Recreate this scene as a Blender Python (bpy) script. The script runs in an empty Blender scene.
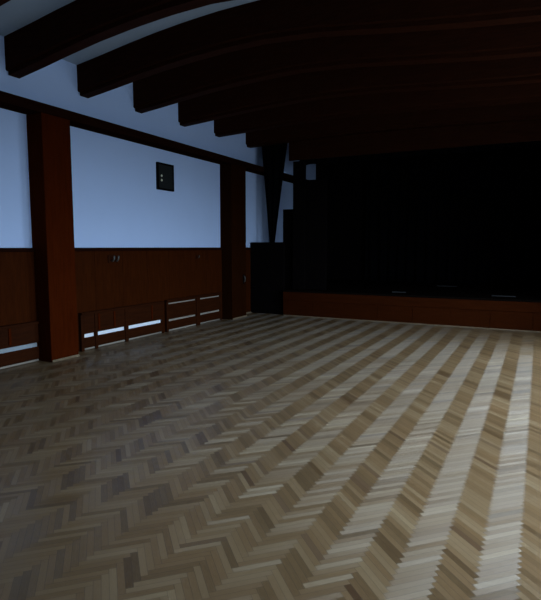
import bpy, bmesh, math, random
from mathutils import Vector, Matrix
random.seed(7)
S = bpy.context.scene
COL = S.collection

# ------------------------------------------------------------------ helpers
def link(name, bm, mat, parent=None, smooth=False):
    me = bpy.data.meshes.new(name)
    bm.normal_update()
    bm.to_mesh(me); bm.free()
    me.materials.append(mat)
    if smooth:
        for p in me.polygons: p.use_smooth = True
    o = bpy.data.objects.new(name, me)
    COL.objects.link(o)
    if parent is not None:
        o.parent = parent
        o.matrix_parent_inverse = Matrix.Translation(-parent.location)
    return o

def thing(name, label, cat, loc, group=None):
    o = bpy.data.objects.new(name, None)
    o.empty_display_size = .1
    o.location = loc
    COL.objects.link(o)
    tag(o, label, cat, group)
    return o

def tag(o, label, cat, group=None):
    o['label'] = label; o['category'] = cat
    if group: o['group'] = group
    return o

def structure(o):
    o['kind'] = 'structure'
    return o

def box(bm, x0, x1, y0, y1, z0, z1, bev=0.0):
    t = bmesh.new()
    r = bmesh.ops.create_cube(t, size=1)
    for v in t.verts:
        v.co = Vector(((x0+x1)/2+v.co.x*(x1-x0), (y0+y1)/2+v.co.y*(y1-y0), (z0+z1)/2+v.co.z*(z1-z0)))
    if bev > 0:
        bmesh.ops.bevel(t, geom=t.edges[:], offset=bev, segments=2, affect='EDGES', profile=.5)
    m = bpy.data.meshes.new('tmp'); t.to_mesh(m); t.free()
    bm.from_mesh(m); bpy.data.meshes.remove(m)
    return bm

def B(*a):
    return box(bmesh.new(), *a)

def tube(bm, pts, r, n=10):
    rings = []
    for i, p in enumerate(pts):
        p = Vector(p)
        d = (Vector(pts[min(i+1, len(pts)-1)]) - Vector(pts[max(i-1, 0)])).normalized()
        a = d.orthogonal().normalized(); b = d.cross(a)
        rings.append([bm.verts.new(p + (a*math.cos(2*math.pi*k/n) + b*math.sin(2*math.pi*k/n))*r) for k in range(n)])
    for i in range(len(rings)-1):
        A, C_ = rings[i], rings[i+1]
        # align the start of the next ring
        off = min(range(n), key=lambda o_: sum((A[k].co-C_[(k+o_) % n].co).length for k in range(0, n, 3)))
        rev = False
        for k in range(n):
            bm.faces.new((A[k], A[(k+1) % n], C_[(k+1+off) % n], C_[(k+off) % n]))
        rings[i+1] = [C_[(k+off) % n] for k in range(n)]
    bm.faces.new(rings[0][::-1]); bm.faces.new(rings[-1])
    return bm

# ------------------------------------------------------------------ materials
def new_mat(name):
    m = bpy.data.materials.new(name); m.use_nodes = True
    nt = m.node_tree
    return m, nt, nt.nodes['Principled BSDF']

class N:
    """short-hand for node building"""
    def __init__(self, nt): self.nt = nt
    def math(self, op, a, b=None, c=None):
        n = self.nt.nodes.new('ShaderNodeMath'); n.operation = op
        for i, v in enumerate((a, b, c)):
            if v is None: continue
            if isinstance(v, (int, float)): n.inputs[i].default_value = v
            else: self.nt.links.new(v, n.inputs[i])
        return n.outputs[0]
    def comb(self, x, y, z):
        n = self.nt.nodes.new('ShaderNodeCombineXYZ')
        for i, v in enumerate((x, y, z)):
            if isinstance(v, (int, float)): n.inputs[i].default_value = v
            else: self.nt.links.new(v, n.inputs[i])
        return n.outputs[0]
    def mixc(self, f, a, b, blend='MIX'):
        n = self.nt.nodes.new('ShaderNodeMix'); n.data_type = 'RGBA'; n.blend_type = blend
        for i, v in ((0, f), (6, a), (7, b)):
            if isinstance(v, (int, float)): n.inputs[i].default_value = v
            elif isinstance(v, tuple): n.inputs[i].default_value = (*v, 1)
            else: self.nt.links.new(v, n.inputs[i])
        return n.outputs[2]
    def noise(self, vec, scale, detail=3, rough=.5):
        n = self.nt.nodes.new('ShaderNodeTexNoise')
        n.inputs['Scale'].default_value = scale; n.inputs['Detail'].default_value = detail
        n.inputs['Roughness'].default_value = rough
        if vec is not None: self.nt.links.new(vec, n.inputs['Vector'])
        return n.outputs['Fac']
    def white(self, vec):
        n = self.nt.nodes.new('ShaderNodeTexWhiteNoise'); n.noise_dimensions = '3D'
        self.nt.links.new(vec, n.inputs['Vector'])
        return n
    def pos(self):
        n = self.nt.nodes.new('ShaderNodeNewGeometry'); return n.outputs['Position']
    def objc(self):
        n = self.nt.nodes.new('ShaderNodeTexCoord'); return n.outputs['Object']
    def mapv(self, vec, scale):
        n = self.nt.nodes.new('ShaderNodeMapping'); n.inputs['Scale'].default_value = scale
        self.nt.links.new(vec, n.inputs['Vector']); return n.outputs[0]
    def rng(self, v, a, b, c, d):
        n = self.nt.nodes.new('ShaderNodeMapRange')
        self.nt.links.new(v, n.inputs[0])
        for i, q in enumerate((a, b, c, d)): n.inputs[i+1].default_value = q
        return n.outputs[0]
    def bump(self, h, s, d=.01):
        n = self.nt.nodes.new('ShaderNodeBump'); n.inputs['Strength'].default_value = s
        n.inputs['Distance'].default_value = d
        self.nt.links.new(h, n.inputs['Height']); return n.outputs[0]

def wood(name, dark, light, scale=(14, 1.2, 14), rough=.45, spec=.35):
    m, nt, p = new_mat(name); g = N(nt)
    v = g.mapv(g.pos(), scale)
    f = g.rng(g.noise(v, 3.0, 5, .6), .3, .7, 0, 1)
    nt.links.new(g.mixc(f, dark, light), p.inputs['Base Color'])
    p.inputs['Roughness'].default_value = rough
    p.inputs['Specular IOR Level'].default_value = spec
    nt.links.new(g.bump(f, .12, .004), p.inputs['Normal'])
    return m

def plain(name, col, rough=.7, spec=.3, var=.06, scale=3.0, metal=0):
    m, nt, p = new_mat(name); g = N(nt)
    f = g.noise(g.pos(), scale, 4, .6)
    a = tuple(c*(1-var) for c in col); b = tuple(min(1, c*(1+var)) for c in col)
    nt.links.new(g.mixc(f, a, b), p.inputs['Base Color'])
    p.inputs['Roughness'].default_value = rough; p.inputs['Specular IOR Level'].default_value = spec
    p.inputs['Metallic'].default_value = metal
    return m

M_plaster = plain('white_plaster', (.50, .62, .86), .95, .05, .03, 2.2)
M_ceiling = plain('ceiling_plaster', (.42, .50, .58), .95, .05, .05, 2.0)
M_beam = wood('dark_stained_timber', (.019, .0048, .0017), (.032, .008, .0027), (1.2, 12, 12), .6, .02)
M_trim = wood('dark_trim_timber', (.010, .003, .0016), (.018, .005, .0024), (12, 1.0, 12), .6, .0)
M_red = wood('red_brown_panelling', (.026, .0054, .0009), (.041, .0085, .0013), (10, 10, 1.1), .6, .01)
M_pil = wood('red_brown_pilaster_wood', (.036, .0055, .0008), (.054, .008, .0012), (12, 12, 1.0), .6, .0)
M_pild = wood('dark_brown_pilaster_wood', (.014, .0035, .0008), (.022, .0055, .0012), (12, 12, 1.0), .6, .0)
M_cover = wood('brown_cover_wood', (.020, .005, .0014), (.034, .008, .002), (12, 1.0, 12), .6, .02)
M_stage = wood('stage_front_wood', (.028, .006, .0012), (.043, .009, .0017), (1.0, 10, 10), .6, .01)
M_deck = wood('black_stage_boards', (.003, .002, .0015), (.006, .004, .003), (10, 1, 10), .9, .0)
M_black = plain('black_cloth', (.0025, .0025, .003), .95, .0, .3, 6)
M_blackpaint = plain('black_paint', (.004, .003, .003), .8, .0, .2, 6)
M_shoe = wood('pale_skirting_wood', (.14, .10, .06), (.20, .14, .085), (3, 3, 3), .6, .1)
M_rad = plain('white_enamel', (.86, .88, .92), .45, .4, .02, 4)
M_radg = plain('dull_grey_enamel', (.30, .25, .20), .6, .15, .05, 4)
M_radb = plain('blue_grey_enamel', (.28, .31, .33), .6, .2, .05, 4)
M_metal = plain('worn_pale_metal', (.10, .095, .085), .5, .4, .1, 20, .3)
M_speck = plain('pale_brass', (.9, .85, .6), .4, .5, .05, 20)
M_box = plain('black_box_lacquer', (.012, .013, .012), .6, .2, .2, 10)
M_grey = plain('grey_batten', (.03, .03, .03), .8, .1, .2, 10)

def parquet():
    m, nt, p = new_mat('oak_herringbone_parquet'); g = N(nt)
    W = .24/7; n = 7
    sep = nt.nodes.new('ShaderNodeSeparateXYZ'); nt.links.new(g.pos(), sep.inputs[0])
    x = g.math('ADD', sep.outputs[0], .175 + 40*.48*0 + W*n*math.sqrt(2)*40)
    y = g.math('ADD', sep.outputs[1], 20.013)
    k = 1/(math.sqrt(2)*W)
    u = g.math('MULTIPLY', g.math('ADD', x, y), k)
    v = g.math('MULTIPLY', g.math('SUBTRACT', y, x), k)
    i = g.math('FLOOR', u); j = g.math('FLOOR', v)
    d = g.math('FLOORED_MODULO', g.math('SUBTRACT', i, j), 2*n)
    hor = g.math('LESS_THAN', d, n-.5)           # 1: plank runs along (1,1)
    ver = g.math('SUBTRACT', 1.0, hor)
    # plank id
    h_start = g.math('SUBTRACT', i, d)           # start column of the horizontal plank
    # vertical plank: column i, start row
    dv = g.math('FLOORED_MODULO', g.math('SUBTRACT', g.math('SUBTRACT', j, i), 1), 2*n)
    v_start = g.math('SUBTRACT', j, dv)
    idx = g.math('ADD', g.math('MULTIPLY', hor, h_start), g.math('MULTIPLY', ver, i))
    idy = g.math('ADD', g.math('MULTIPLY', hor, j), g.math('MULTIPLY', ver, v_start))
    wn = g.white(g.comb(idx, idy, hor)); rnd = wn.outputs['Value']
    wn2 = g.white(g.comb(idy, idx, g.math('ADD', hor, 5))); rnd2 = wn2.outputs['Value']
    # local coords along / across the plank
    fu = g.math('SUBTRACT', u, i); fv = g.math('SUBTRACT', v, j)
    along = g.math('ADD', g.math('MULTIPLY', hor, g.math('SUBTRACT', u, h_start)), g.math('MULTIPLY', ver, g.math('SUBTRACT', v, v_start)))
    across = g.math('ADD', g.math('MULTIPLY', hor, fv), g.math('MULTIPLY', ver, fu))
    e1 = g.math('MINIMUM', across, g.math('SUBTRACT', 1.0, across))
    e2 = g.math('MINIMUM', along, g.math('SUBTRACT', float(n), along))
    edge = g.math('MINIMUM', e1, e2)
    seam = g.math('SMOOTH_MIN', g.math('MULTIPLY', edge, 16.0), 1.0, .2)
    seam = g.math('MAXIMUM', seam, 0.0)
    # grain
    gv = g.comb(g.math('MULTIPLY', along, .35), g.math('ADD', g.math('MULTIPLY', across, 3.0), g.math('MULTIPLY', rnd, 57.0)), g.math('MULTIPLY', rnd2, 31.0))
    grain = g.noise(gv, 2.2, 4, .6)
    blotch = g.noise(g.pos(), 1.1, 3, .6)
    ramp = nt.nodes.new('ShaderNodeValToRGB'); cr = ramp.color_ramp
    cr.elements[0].position = 0; cr.elements[0].color = (.076, .038, .014, 1)
    cr.elements[1].position = 1; cr.elements[1].color = (.30, .215, .115, 1)
    for ps, c in ((.12, (.10, .058, .025)), (.35, (.16, .092, .040)), (.7, (.21, .138, .070))):
        e = cr.elements.new(ps); e.color = (*c, 1)
    # boards differ; every other row is painted lighter, part of its sheen put into colour
    t = g.math('ADD', g.math('MULTIPLY', rnd, .48), g.math('MULTIPLY', grain, .35))
    patch = g.noise(g.comb(g.math('MULTIPLY', idx, .16), g.math('MULTIPLY', idy, .16), g.math('MULTIPLY', hor, 9.0)), 1.0, 2, .5)
    t = g.math('ADD', t, g.rng(patch, .3, .7, -.15, .30))
    t = g.math('ADD', t, g.math('MULTIPLY', hor, .10))
    t = g.math('SUBTRACT', t, .12)
    nt.links.new(t, ramp.inputs[0])
    c = g.mixc(g.rng(blotch, .35, .7, 0, .35), ramp.outputs[0], (.125, .085, .042))
    # a sprinkling of dark knots / dark boards
    dk = g.math('GREATER_THAN', rnd2, .978)
    c = g.mixc(g.math('MULTIPLY', dk, .55), c, (.07, .035, .018))
    c = g.mixc(g.rng(seam, 0, 1, .35, 1), (.05, .03, .018), c)
    nt.links.new(c, p.inputs['Base Color'])
    p.inputs['Roughness'].default_value = FLOOR_R
    nt.links.new(g.math('ADD', g.math('MULTIPLY', rnd2, .13), FLOOR_R-.065), p.inputs['Roughness'])
    p.inputs['Anisotropic'].default_value = FLOOR_A
    p.inputs['Specular IOR Level'].default_value = FLOOR_S
    p.inputs['Specular Tint'].default_value = (.96, .98, .93, 1)
    p.inputs['Coat Weight'].default_value = .32; p.inputs['Coat Roughness'].default_value = .2; p.inputs['Coat IOR'].default_value = 1.45
    # micro-grooves run along each plank, so gloss spreads across it
    jt = g.math('MULTIPLY', g.math('SUBTRACT', rnd, .5), .35)
    sgn = g.math('SUBTRACT', g.math('MULTIPLY', ver, 2.0), 1.0)   # hor -> (1,-1), ver -> (1,1)
    nt.links.new(g.comb(g.math('ADD', 1.0, jt), g.math('MULTIPLY', sgn, g.math('SUBTRACT', 1.0, jt)), 0.0), p.inputs['Tangent'])
    # boards are not dead level
    tx = g.math('MULTIPLY', g.math('SUBTRACT', rnd, .5), .03)
    ty = g.math('MULTIPLY', g.math('SUBTRACT', rnd2, .5), .03)
    nrm = nt.nodes.new('ShaderNodeVectorMath'); nrm.operation = 'NORMALIZE'
    nt.links.new(g.comb(tx, ty, 1.0), nrm.inputs[0])
    nt.links.new(nrm.outputs[0], p.inputs['Normal'])
    return m
FLOOR_R, FLOOR_A, FLOOR_S = .50, .84, .70
M_floor = parquet()

def glass():
    m = bpy.data.materials.new('window_glass'); m.use_nodes = True
    nt = m.node_tree; nt.nodes.clear()
    o = nt.nodes.new('ShaderNodeOutputMaterial'); mx = nt.nodes.new('ShaderNodeMixShader')
    t = nt.nodes.new('ShaderNodeBsdfTransparent'); gl = nt.nodes.new('ShaderNodeBsdfGlossy')
    gl.inputs['Roughness'].default_value = .02; mx.inputs[0].default_value = .06
    nt.links.new(t.outputs[0], mx.inputs[1]); nt.links.new(gl.outputs[0], mx.inputs[2])
    nt.links.new(mx.outputs[0], o.inputs[0])
    return m
M_glass = glass()

# ------------------------------------------------------------------ layout (metres, camera foot at the origin)
XW = -5.88          # left wall face
XF = -5.60          # pilaster / wall-plate face
XR = 1.35           # right wall face
YB, YS, YE = -3.0, 10.30, 14.35   # wall behind camera, stage front, wall behind the stage
BY = [3.29, 4.41, 5.53, 6.67, 7.84, 9.00, 10.27]      # near faces of the beams
BW = .21
CAM_K = [1.25, 1.2, 1.0, .85, .6, .35, .25]

PROF = [(-5.88, 0), (-5.4, .06), (-5.0, .115), (-4.5, .175), (-4.0, .22), (-3.5, .25), (-3.0, .26), (-2.3, .22), (-1.5, .12), (-.7, .03), (0, -.03), (2.3, -.16)]
def prof(x):
    for (a, p), (b, q) in zip(PROF, PROF[1:]):
        if a <= x <= b: return p + (q-p)*(x-a)/(b-a)
    return PROF[0][1] if x < PROF[0][0] else PROF[-1][1]
def lerp_tab(y, ys, vs):
    if y <= ys[0]: return vs[0]
    for a, b, p, q in zip(ys, ys[1:], vs, vs[1:]):
        if y <= b: return p + (q-p)*(y-a)/(b-a)
    return vs[-1]
def camber(x, y): return prof(x)*lerp_tab(y, BY, CEIL_K) + lerp_tab(y, [5.53, 6.67], [0, .17])
BZ = [3.575, 3.585, 3.62, 3.66, 3.68, 3.705, 3.70]
CZ = 4.03
CEIL_K = [1.2, 1.1, 1.05, 1.25, 1.25, 1.2, 1.2]

# setting ------------------------------------------------------------
structure(link('floor', B(XW-.2, XR+.2, YB-.2, YE+.2, -.12, 0), M_floor))

bm = bmesh.new()
xs = [XW-.1] + [XW + i*(XR-XW)/40 for i in range(41)] + [XR+.1]
ys = [YB-.1] + BY + [11.5, YE+.1]
lo = [[bm.verts.new((x, y, CZ+camber(x, y))) for x in xs] for y in ys]
hi = [[bm.verts.new((x, y, CZ+.55)) for x in xs] for y in ys]
for a in range(len(ys)-1):
    for b in range(len(xs)-1):
        bm.faces.new((lo[a][b], lo[a+1][b], lo[a+1][b+1], lo[a][b+1]))
        bm.faces.new((hi[a][b], hi[a][b+1], hi[a+1][b+1], hi[a+1][b]))
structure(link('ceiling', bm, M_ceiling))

structure(link('wall_left', B(XW-.25, XW, YB-.2, YE+.2, 0, 4.55), M_plaster))
structure(link('wall_back', B(XW, XR, YB-.2, YB, 0, 4.55), M_plaster))
structure(link('wall_far', B(XW, XR, YE, YE+.2, 0, 4.55), M_blackpaint))
# right wall with window openings
WINS = [(2.2, 3.8), (4.6, 6.2), (7.0, 8.6)]
WZ0, WZ1 = .8, 3.25
bm = bmesh.new()
box(bm, XR, XR+.3, YB-.2, YE+.2, 0, WZ0); box(bm, XR, XR+.3, YB-.2, YE+.2, WZ1, 4.55)
edges = [YB-.2] + [q for w in WINS for q in w] + [YE+.2]
for a, b in zip(edges[::2], edges[1::2]): box(bm, XR, XR+.3, a, b, WZ0, WZ1)
structure(link('wall_right', bm, M_red))
for i, (a, b) in enumerate(WINS):
    bm = bmesh.new(); x0, x1 = XR+.12, XR+.18
    box(bm, x0, x1, a, b, WZ0, WZ0+.06); box(bm, x0, x1, a, b, WZ1-.06, WZ1)
    for yy in (a, (a+b)/2-.03, b-.06): box(bm, x0, x1, yy, yy+.06, WZ0+.06, WZ1-.06)
    fr = structure(link('window_%d' % (i+1), bm, M_rad))
    link('pane', B(XR+.146, XR+.152, a+.06, b-.06, WZ0+.06, WZ1-.06), M_glass, fr)

# wall plate running along the left wall over the pilasters
structure(link('trim_1', B(XW, XF, YB, YE, 3.17, 3.29, .006), M_trim))
# pale quarter-round where floor meets the stage
structure(link('baseboard_far', B(-4.95, XR, YS-.03, YS-.002, 0, .02, .004), M_shoe))

# pilasters ----------------------------------------------------------
for y0, y1, lab in ((4.67, 5.12, 'red-brown wooden pilaster nearest the camera, on the white left wall'),
                    (9.20, 9.78, 'red-brown wooden pilaster farther along the left wall, close to the dark stage')):
    t = thing('wooden_pilaster', lab, 'pilaster', (XF, (y0+y1)/2, 0), 'pilasters on the left wall')
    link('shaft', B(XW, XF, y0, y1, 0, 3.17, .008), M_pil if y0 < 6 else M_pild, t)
    link('base_shoe', B(XF, XF+.018, y0, y1, 0, .03, .005), M_shoe, t)

# wainscot bays -------------------------------------------------------
XP = XW+.035
def wainscot(y0, y1, zt, lab, mat=M_red):
    t = thing('wainscot_panel', lab, 'panelling', (XP, (y0+y1)/2, 0), 'wainscot bays along the left wall')
    nb = max(1, round((y1-y0)/.62)); w = (y1-y0)/nb
    bm = bmesh.new()
    for k in range(nb): box(bm, XW, XP, y0+k*w+.002, y0+(k+1)*w-.002, 0, zt-.05, .004)
    link('board_facing', bm, mat, t)
    if y0 > 9: link('base_shoe', B(XP, XP+.018, y0, y1, 0, .03, .005), M_shoe, t)
    link('cap_rail', B(XW, XP+.025, y0, y1, zt-.05, zt, .006), M_trim, t)
    return t
wainscot(YB+.02, 4.665, 1.49, 'brown wainscot bay at the photo\'s left edge, before the nearest pilaster')
wainscot(5.125, 9.195, 1.49, 'long brown wainscot bay between the two pilasters')
wainscot(9.785, 10.41, 1.49, 'narrow dark wainscot bay between the farther pilaster and the stage')

# ceiling beams --------------------------------------------------------
labs = ['dark ceiling beam nearest the camera, only a corner showing at the photo\'s top left',
        'dark ceiling beam second from the camera, the largest wall end in view at upper left',
        'dark ceiling beam third from the camera, a pale ceiling strip in front of it',
        'dark ceiling beam fourth from the camera, its wall end above the black wall box',
        'dark ceiling beam fifth from the camera, third before the stage',
        'dark ceiling beam sixth from the camera, its wall end over the farther pilaster',
        'dark ceiling beam last before the stage, farthest from the camera']
for y0, zb, k, lab in zip(BY, BZ, CAM_K, labs):
    t = thing('ceiling_beam', lab, 'beam', (XW, y0+BW/2, zb), 'timber beams across the ceiling')
    bm = bmesh.new()
    n = 48; c = .012; rings = []
    for s in range(n+1):
        x = XW + (XR-XW)*s/n
        dz = prof(x)*k
        top = CZ + camber(x, y0) + .04
        b = zb + dz + .05
        pts = [(y0, top), (y0, b+c), (y0+c, b), (y0+BW-c, b), (y0+BW, b+c), (y0+BW, top)]
        rings.append([bm.verts.new((x, yy, zz)) for yy, zz in pts])
    for A, C_ in zip(rings, rings[1:]):
        for q in range(6): bm.faces.new((A[q], A[(q+1) % 6], C_[(q+1) % 6], C_[q]))
    bm.faces.new(rings[0]); bm.faces.new(rings[-1][::-1])
    bmesh.ops.recalc_face_normals(bm, faces=bm.faces[:])
    link('beam_body', bm, M_beam, t)
    bm = bmesh.new(); rings = []
    for s in range(n+1):
        x = XW + .01 + (XR-XW-.01)*s/n
        dz = prof(x)*k
        pts = [(y0+.03, zb+dz+.05), (y0+.03, zb+dz), (y0+BW-.03, zb+dz), (y0+BW-.03, zb+dz+.05)]
        rings.append([bm.verts.new((x, yy, zz)) for yy, zz in pts])
    for A, C_ in zip(rings, rings[1:]):
        for q in range(4): bm.faces.new((A[q], A[(q+1) % 4], C_[(q+1) % 4], C_[q]))
    bm.faces.new(rings[0]); bm.faces.new(rings[-1][::-1])
    bmesh.ops.recalc_face_normals(bm, faces=bm.faces[:])
    link('soffit_board', bm, M_beam, t)

# radiator covers and the radiators inside --------------------------------
XC0, XC1 = -5.82, -5.795      # back and front of the cover face
def cover(y0, y1, ztop, lab, posts, slots, mouldings, rad_lab, rmat, end_stiles=(True, True)):
    t = thing('radiator_cover', lab, 'radiator cover', (XC1, (y0+y1)/2, 0), 'wooden radiator covers along the left wall')
    link('top_board', B(XP+.026 if ztop > 1.4 else XP, XC1+.02, y0, y1, ztop-.03, ztop, .005), M_cover, t)
    sw = .055
    ya, yb = y0, y1
    if end_stiles[0]: link('end_stile', B(XP, XC1, y0, y0+sw, 0, ztop-.03, .004), M_cover, t); ya = y0+sw
    if end_stiles[1]: link('end_stile', B(XP, XC1, y1-sw, y1, 0, ztop-.03, .004), M_cover, t); yb = y1-sw
    zs = [.045] + [q for s in slots for q in s] + [ztop-.03]
    for za, zb in zip(zs[::2], zs[1::2]):
        link('front_board', B(XC0, XC1, ya, yb, za, zb, .003), M_cover, t)
    for py, pw in posts:
        link('post', B(XC0+.002, XC1+.012, py-pw/2, py+pw/2, 0, ztop-.03, .004), M_cover, t)
    for py in mouldings:
        link('moulding_strip', B(XC1, XC1+.012, py-.018, py+.018, slots[0][1]+.03, ztop-.04, .004), M_pil, t)
    r = thing('radiator', rad_lab, 'radiator', (XC0-.004, (y0+y1)/2, 0), 'pale radiators behind the wooden covers')
    link('front_panel', B(XP+.003, XC0-.004, ya+.004, yb-.004, .06, ztop-.05, .006), rmat, r)
    link('lower_pipe', tube(bmesh.new(), [(XC0+.002, ya+.004, .02), (XC0+.002, (ya+yb)/2, .02), (XC0+.002, yb-.004, .02)], .014, 12), M_radg, r, True)
cover(2.60, 4.64, .535, 'wooden radiator cover left of the nearest pilaster, cut by the photo\'s left edge', [], [(.20, .258)], [3.7, 4.22],
      'pale radiator showing through the slot of the cover at the photo\'s left edge', M_radb, (True, False))
cover(5.36, 7.22, .56, 'wooden radiator cover right of the nearest pilaster, with one bright white slot', [(5.64, .05), (6.285, .07)], [(.19, .247)], [5.70, 6.02, 6.9],
      'bright white radiator behind the single slot of the middle cover', M_rad)
cover(7.30, 9.10, .57, 'wooden radiator cover before the farther pilaster, with two rows of dull slots', [(8.25, .12)], [(.185, .222), (.49, .515)], [],
      'dull greyish radiator behind the twin-slotted cover by the farther pilaster', M_radg)

# black box on the white wall ------------------------------------------------
t = thing('wall_box', 'small black square box with two pale specks, mounted high on the white wall', 'wall box', (XW, 7.38, 2.68))
y0, y1, z0, z1 = 7.19, 7.64, 2.48, 2.94
link('box_body', B(XW, XW+.03, y0, y1, z0, z1, .006), M_box, t)
bm = bmesh.new()
f = .03
box(bm, XW+.03, XW+.038, y0, y1, z0, z0+f); box(bm, XW+.03, XW+.038, y0, y1, z1-f, z1)
box(bm, XW+.03, XW+.038, y0, y0+f, z0+f, z1-f); box(bm, XW+.03, XW+.038, y1-f, y1, z0+f, z1-f)
link('box_frame', bm, M_blackpaint, t)
for zz in (2.645, 2.72):
    s = bmesh.new(); bmesh.ops.create_uvsphere(s, u_segments=12, v_segments=8, radius=.02)
    for v in s.verts: v.co = Vector((XW+.035+v.co.x*.6, 7.30+v.co.y, zz+v.co.z*1.1))
    o = link('knob', s, M_speck, t, True); o['label'] = 'pale round knob'

# coat hooks --------------------------------------------------------------------
def hook(y, z, s, lab):
    t = thing('wall_hook', lab, 'hook', (XP, y, z))
    link('back_plate', B(XP, XP+.018, y-.10*s, y+.10*s, z-.06*s, z+.06*s, .006*s), M_cover, t)
    for dy in ((-.04, .05) if s > .8 else (0,)):
        link('prong', tube(bmesh.new(), [(XP+.015, y+dy, z-.03*s), (XP+.05*s, y+dy, z-.035*s), (XP+.075*s, y+dy, z-.005*s), (XP+.08*s, y+dy, z+.045*s)], .012*s, 8), M_metal, t, True)
hook(6.07, 1.32, 1.0, 'dark double coat hook on the brown panelling below the large white wall panel')
hook(8.33, 1.315, .55, 'tiny single hook on the panelling near the farther pilaster')
t = thing('latch_handle', 'small pale upright latch handle on the farther pilaster\'s front', 'handle', (XF, 9.66, .82))
link('handle_plate', B(XF, XF+.008, 9.635, 9.685, .72, .92, .003), M_blackpaint, t)
link('grip', tube(bmesh.new(), [(XF+.010, 9.66, .75), (XF+.035, 9.66, .77), (XF+.04, 9.66, .82), (XF+.035, 9.66, .87), (XF+.010, 9.66, .89)], .009, 8), M_metal, t, True)

# stage ---------------------------------------------------------------------------
SZ = .565
t = thing('stage', 'low wide wooden stage filling the far end of the hall, black above', 'stage', (-1.3, YS, 0))
link('deck', box(B(-4.97, XR, YS-.01, YE, SZ-.04, SZ, .006), XW+.002, -4.97, 10.56, YE, 0.002, SZ), M_deck, t)
nb = 9; x0, x1 = -4.97, XR; w = (x1-x0)/nb
bm = bmesh.new()
for k in range(nb): box(bm, x0+k*w+.002, x0+(k+1)*w-.002, YS, YS+.04, 0, .34, .004)
link('apron_panels', bm, M_stage, t)
link('apron_rail', B(x0, x1, YS-.012, YS+.04, .342, SZ-.04, .006), M_stage, t)

# black header board over the stage mouth
t = thing('stage_header', 'dark timber header board spanning above the black stage opening', 'header board', (-1, 10.42, 3.4))
link('header_board', B(-4.93, XR, 10.485, 10.54, 3.36, 3.95, .005), M_beam, t)

# stage flats on the left side
def flat(x0, x1, y, z1, lab, z0=0.0):
    t = thing('stage_flat', lab, 'stage flat', ((x0+x1)/2, y, z0), 'dark flats at the left side of the stage')
    link('facing', B(x0, x1, y, y+.03, z0, z1, .004), M_blackpaint, t)
    bm = bmesh.new()
    box(bm, x0, x0+.05, y+.03, y+.07, z0, z1); box(bm, x1-.05, x1, y+.03, y+.07, z0, z1)
    box(bm, x0+.05, x1-.05, y+.03, y+.07, z1-.05, z1)
    link('batten_frame', bm, M_blackpaint, t)
flat(-5.842, -5.02, 10.42, 1.605, 'low dark panel standing between the left wall and the stage')
flat(-5.18, -4.77, 10.72, 2.34, 'dark stage flat of middle height beside the hanging tapered drape', SZ+.001)
flat(-4.88, -4.60, 10.60, 3.355, 'tall dark stage flat reaching up to the header board', SZ+.001)
flat(-4.66, -4.13, 10.68, 2.95, 'dark stage flat with a pale wall patch showing above its top', SZ+.001)

# drapes
def drape(name, lab, cat, xa, xb, y, zt, zb, xa2, xb2, folds, depth, group=None, ztop_shift=0):
    bm = bmesh.new(); nx = folds*8; nz = 14
    for side in (0, 1):
        pass
    front = []; back = []
    for r in range(nz+1):
        f = r/nz; z = zt+(zb-zt)*f
        L = xa+(xa2-xa)*f; R = xb+(xb2-xb)*f
        ra, rb = [], []
        for q in range(nx+1):
            s = q/nx
            yy = y + depth*math.sin(s*folds*2*math.pi + .6*math.sin(3*f+q*.13))*(.6+.4*f)
            ra.append(bm.verts.new((L+(R-L)*s, yy, z))); rb.append(bm.verts.new((L+(R-L)*s, yy+.012, z)))
        front.append(ra); back.append(rb)
    for r in range(nz):
        for q in range(nx):
            bm.faces.new((front[r][q], front[r+1][q], front[r+1][q+1], front[r][q+1]))
            bm.faces.new((back[r][q], back[r][q+1], back[r+1][q+1], back[r+1][q]))
    for r in range(nz):
        bm.faces.new((front[r][0], back[r][0], back[r+1][0], front[r+1][0]))
        bm.faces.new((front[r][nx], front[r+1][nx], back[r+1][nx], back[r][nx]))
    for q in range(nx):
        bm.faces.new((front[0][q], front[0][q+1], back[0][q+1], back[0][q]))
        bm.faces.new((front[nz][q], back[nz][q], back[nz][q+1], front[nz][q+1]))
    o = link(name, bm, M_black, None, True)
    return tag(o, lab, cat, group)
drape('tapered_drape', 'black drape hanging beside the stage, wide above and gathered to a point below', 'drape',
      -5.68, -4.99, 10.60, 3.98, 1.45, -5.45, -5.35, 3, .02)
drape('border_curtain', 'black border cloth hanging from the ceiling over the middle of the stage', 'curtain', -5.36, XR-.05, 12.0, 4.0, 3.50, -5.36, XR-.05, 16, .05)
drape('backdrop_curtain', 'wide black curtain closing the back of the stage', 'curtain', -5.3+1.0, XR-.05, YE-.25, 3.85, SZ+.002, -4.3, XR-.05, 22, .06)

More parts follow.
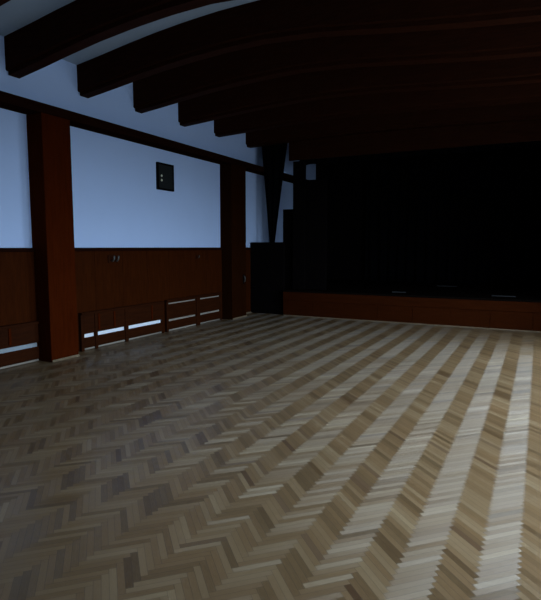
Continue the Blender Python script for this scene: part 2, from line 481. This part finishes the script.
# battens lying on the stage boards
for (a, b, y, z, lab) in ((-2.68, -2.40, 10.72, SZ, 'short thin grey batten lying on the stage edge, leftmost of the three strips'),
                          (-2.15, -1.70, 12.9, SZ, 'thin grey batten lying deep on the dark stage, middle of the three strips'),
                          (-.78, -.36, 10.74, SZ, 'thin grey batten near the stage front, rightmost of the three strips')):
    o = link('batten', B(a, b, y, y+.06, z+.001, z+.021, .003), M_grey); tag(o, lab, 'batten', 'grey battens on the stage')

# ------------------------------------------------------------------ light: overcast blue daylight through the right-hand windows
SKY = 13.0
W = bpy.data.worlds.new('overcast_sky'); S.world = W; W.use_nodes = True
bg = W.node_tree.nodes['Background']
bg.inputs[0].default_value = (.60, .775, .98, 1)
# overcast sky: brighter overhead than at the horizon, dim ground below it
gw = N(W.node_tree)
tc = W.node_tree.nodes.new('ShaderNodeTexCoord')
sp = W.node_tree.nodes.new('ShaderNodeSeparateXYZ')
W.node_tree.links.new(tc.outputs['Generated'], sp.inputs[0])
up_ = gw.rng(sp.outputs[2], 0, 1, 1.0, 3.0)
lum = gw.math('MULTIPLY', up_, gw.rng(sp.outputs[2], -.06, .06, .34, 1.0))
W.node_tree.links.new(gw.math('MULTIPLY', lum, SKY), bg.inputs[1])
for i, (a, b) in enumerate(WINS):
    L = bpy.data.lights.new('window_portal', 'AREA'); L.shape = 'RECTANGLE'
    L.size = b-a; L.size_y = WZ1-WZ0
    L.cycles.is_portal = True
    o = bpy.data.objects.new('window_portal', L); COL.objects.link(o)
    o.location = (XR+.28, (a+b)/2, (WZ0+WZ1)/2)
    o.rotation_euler = (math.radians(90), 0, math.radians(90))   # faces -X

# ------------------------------------------------------------------ camera
f = 523.0
cd = bpy.data.cameras.new('camera'); cam = bpy.data.objects.new('camera', cd); COL.objects.link(cam)
cd.sensor_width = 36; cd.sensor_fit = 'AUTO'; cd.lens = f*36/600
cd.clip_start = .05; cd.clip_end = 200
cam.location = (0, 0, 1.5)
pitch = math.atan(53/f); yaw = math.atan(269.5/math.hypot(f, 53))
cam.rotation_euler = (math.pi/2-pitch, 0, yaw)
S.camera = cam

S.view_settings.view_transform = 'Standard'; S.view_settings.look = 'None'
S.view_settings.exposure = 0; S.view_settings.gamma = 1; S.view_settings.use_curve_mapping = False
S.cycles.use_denoising = True
S.cycles.max_bounces = 8; S.cycles.diffuse_bounces = 5
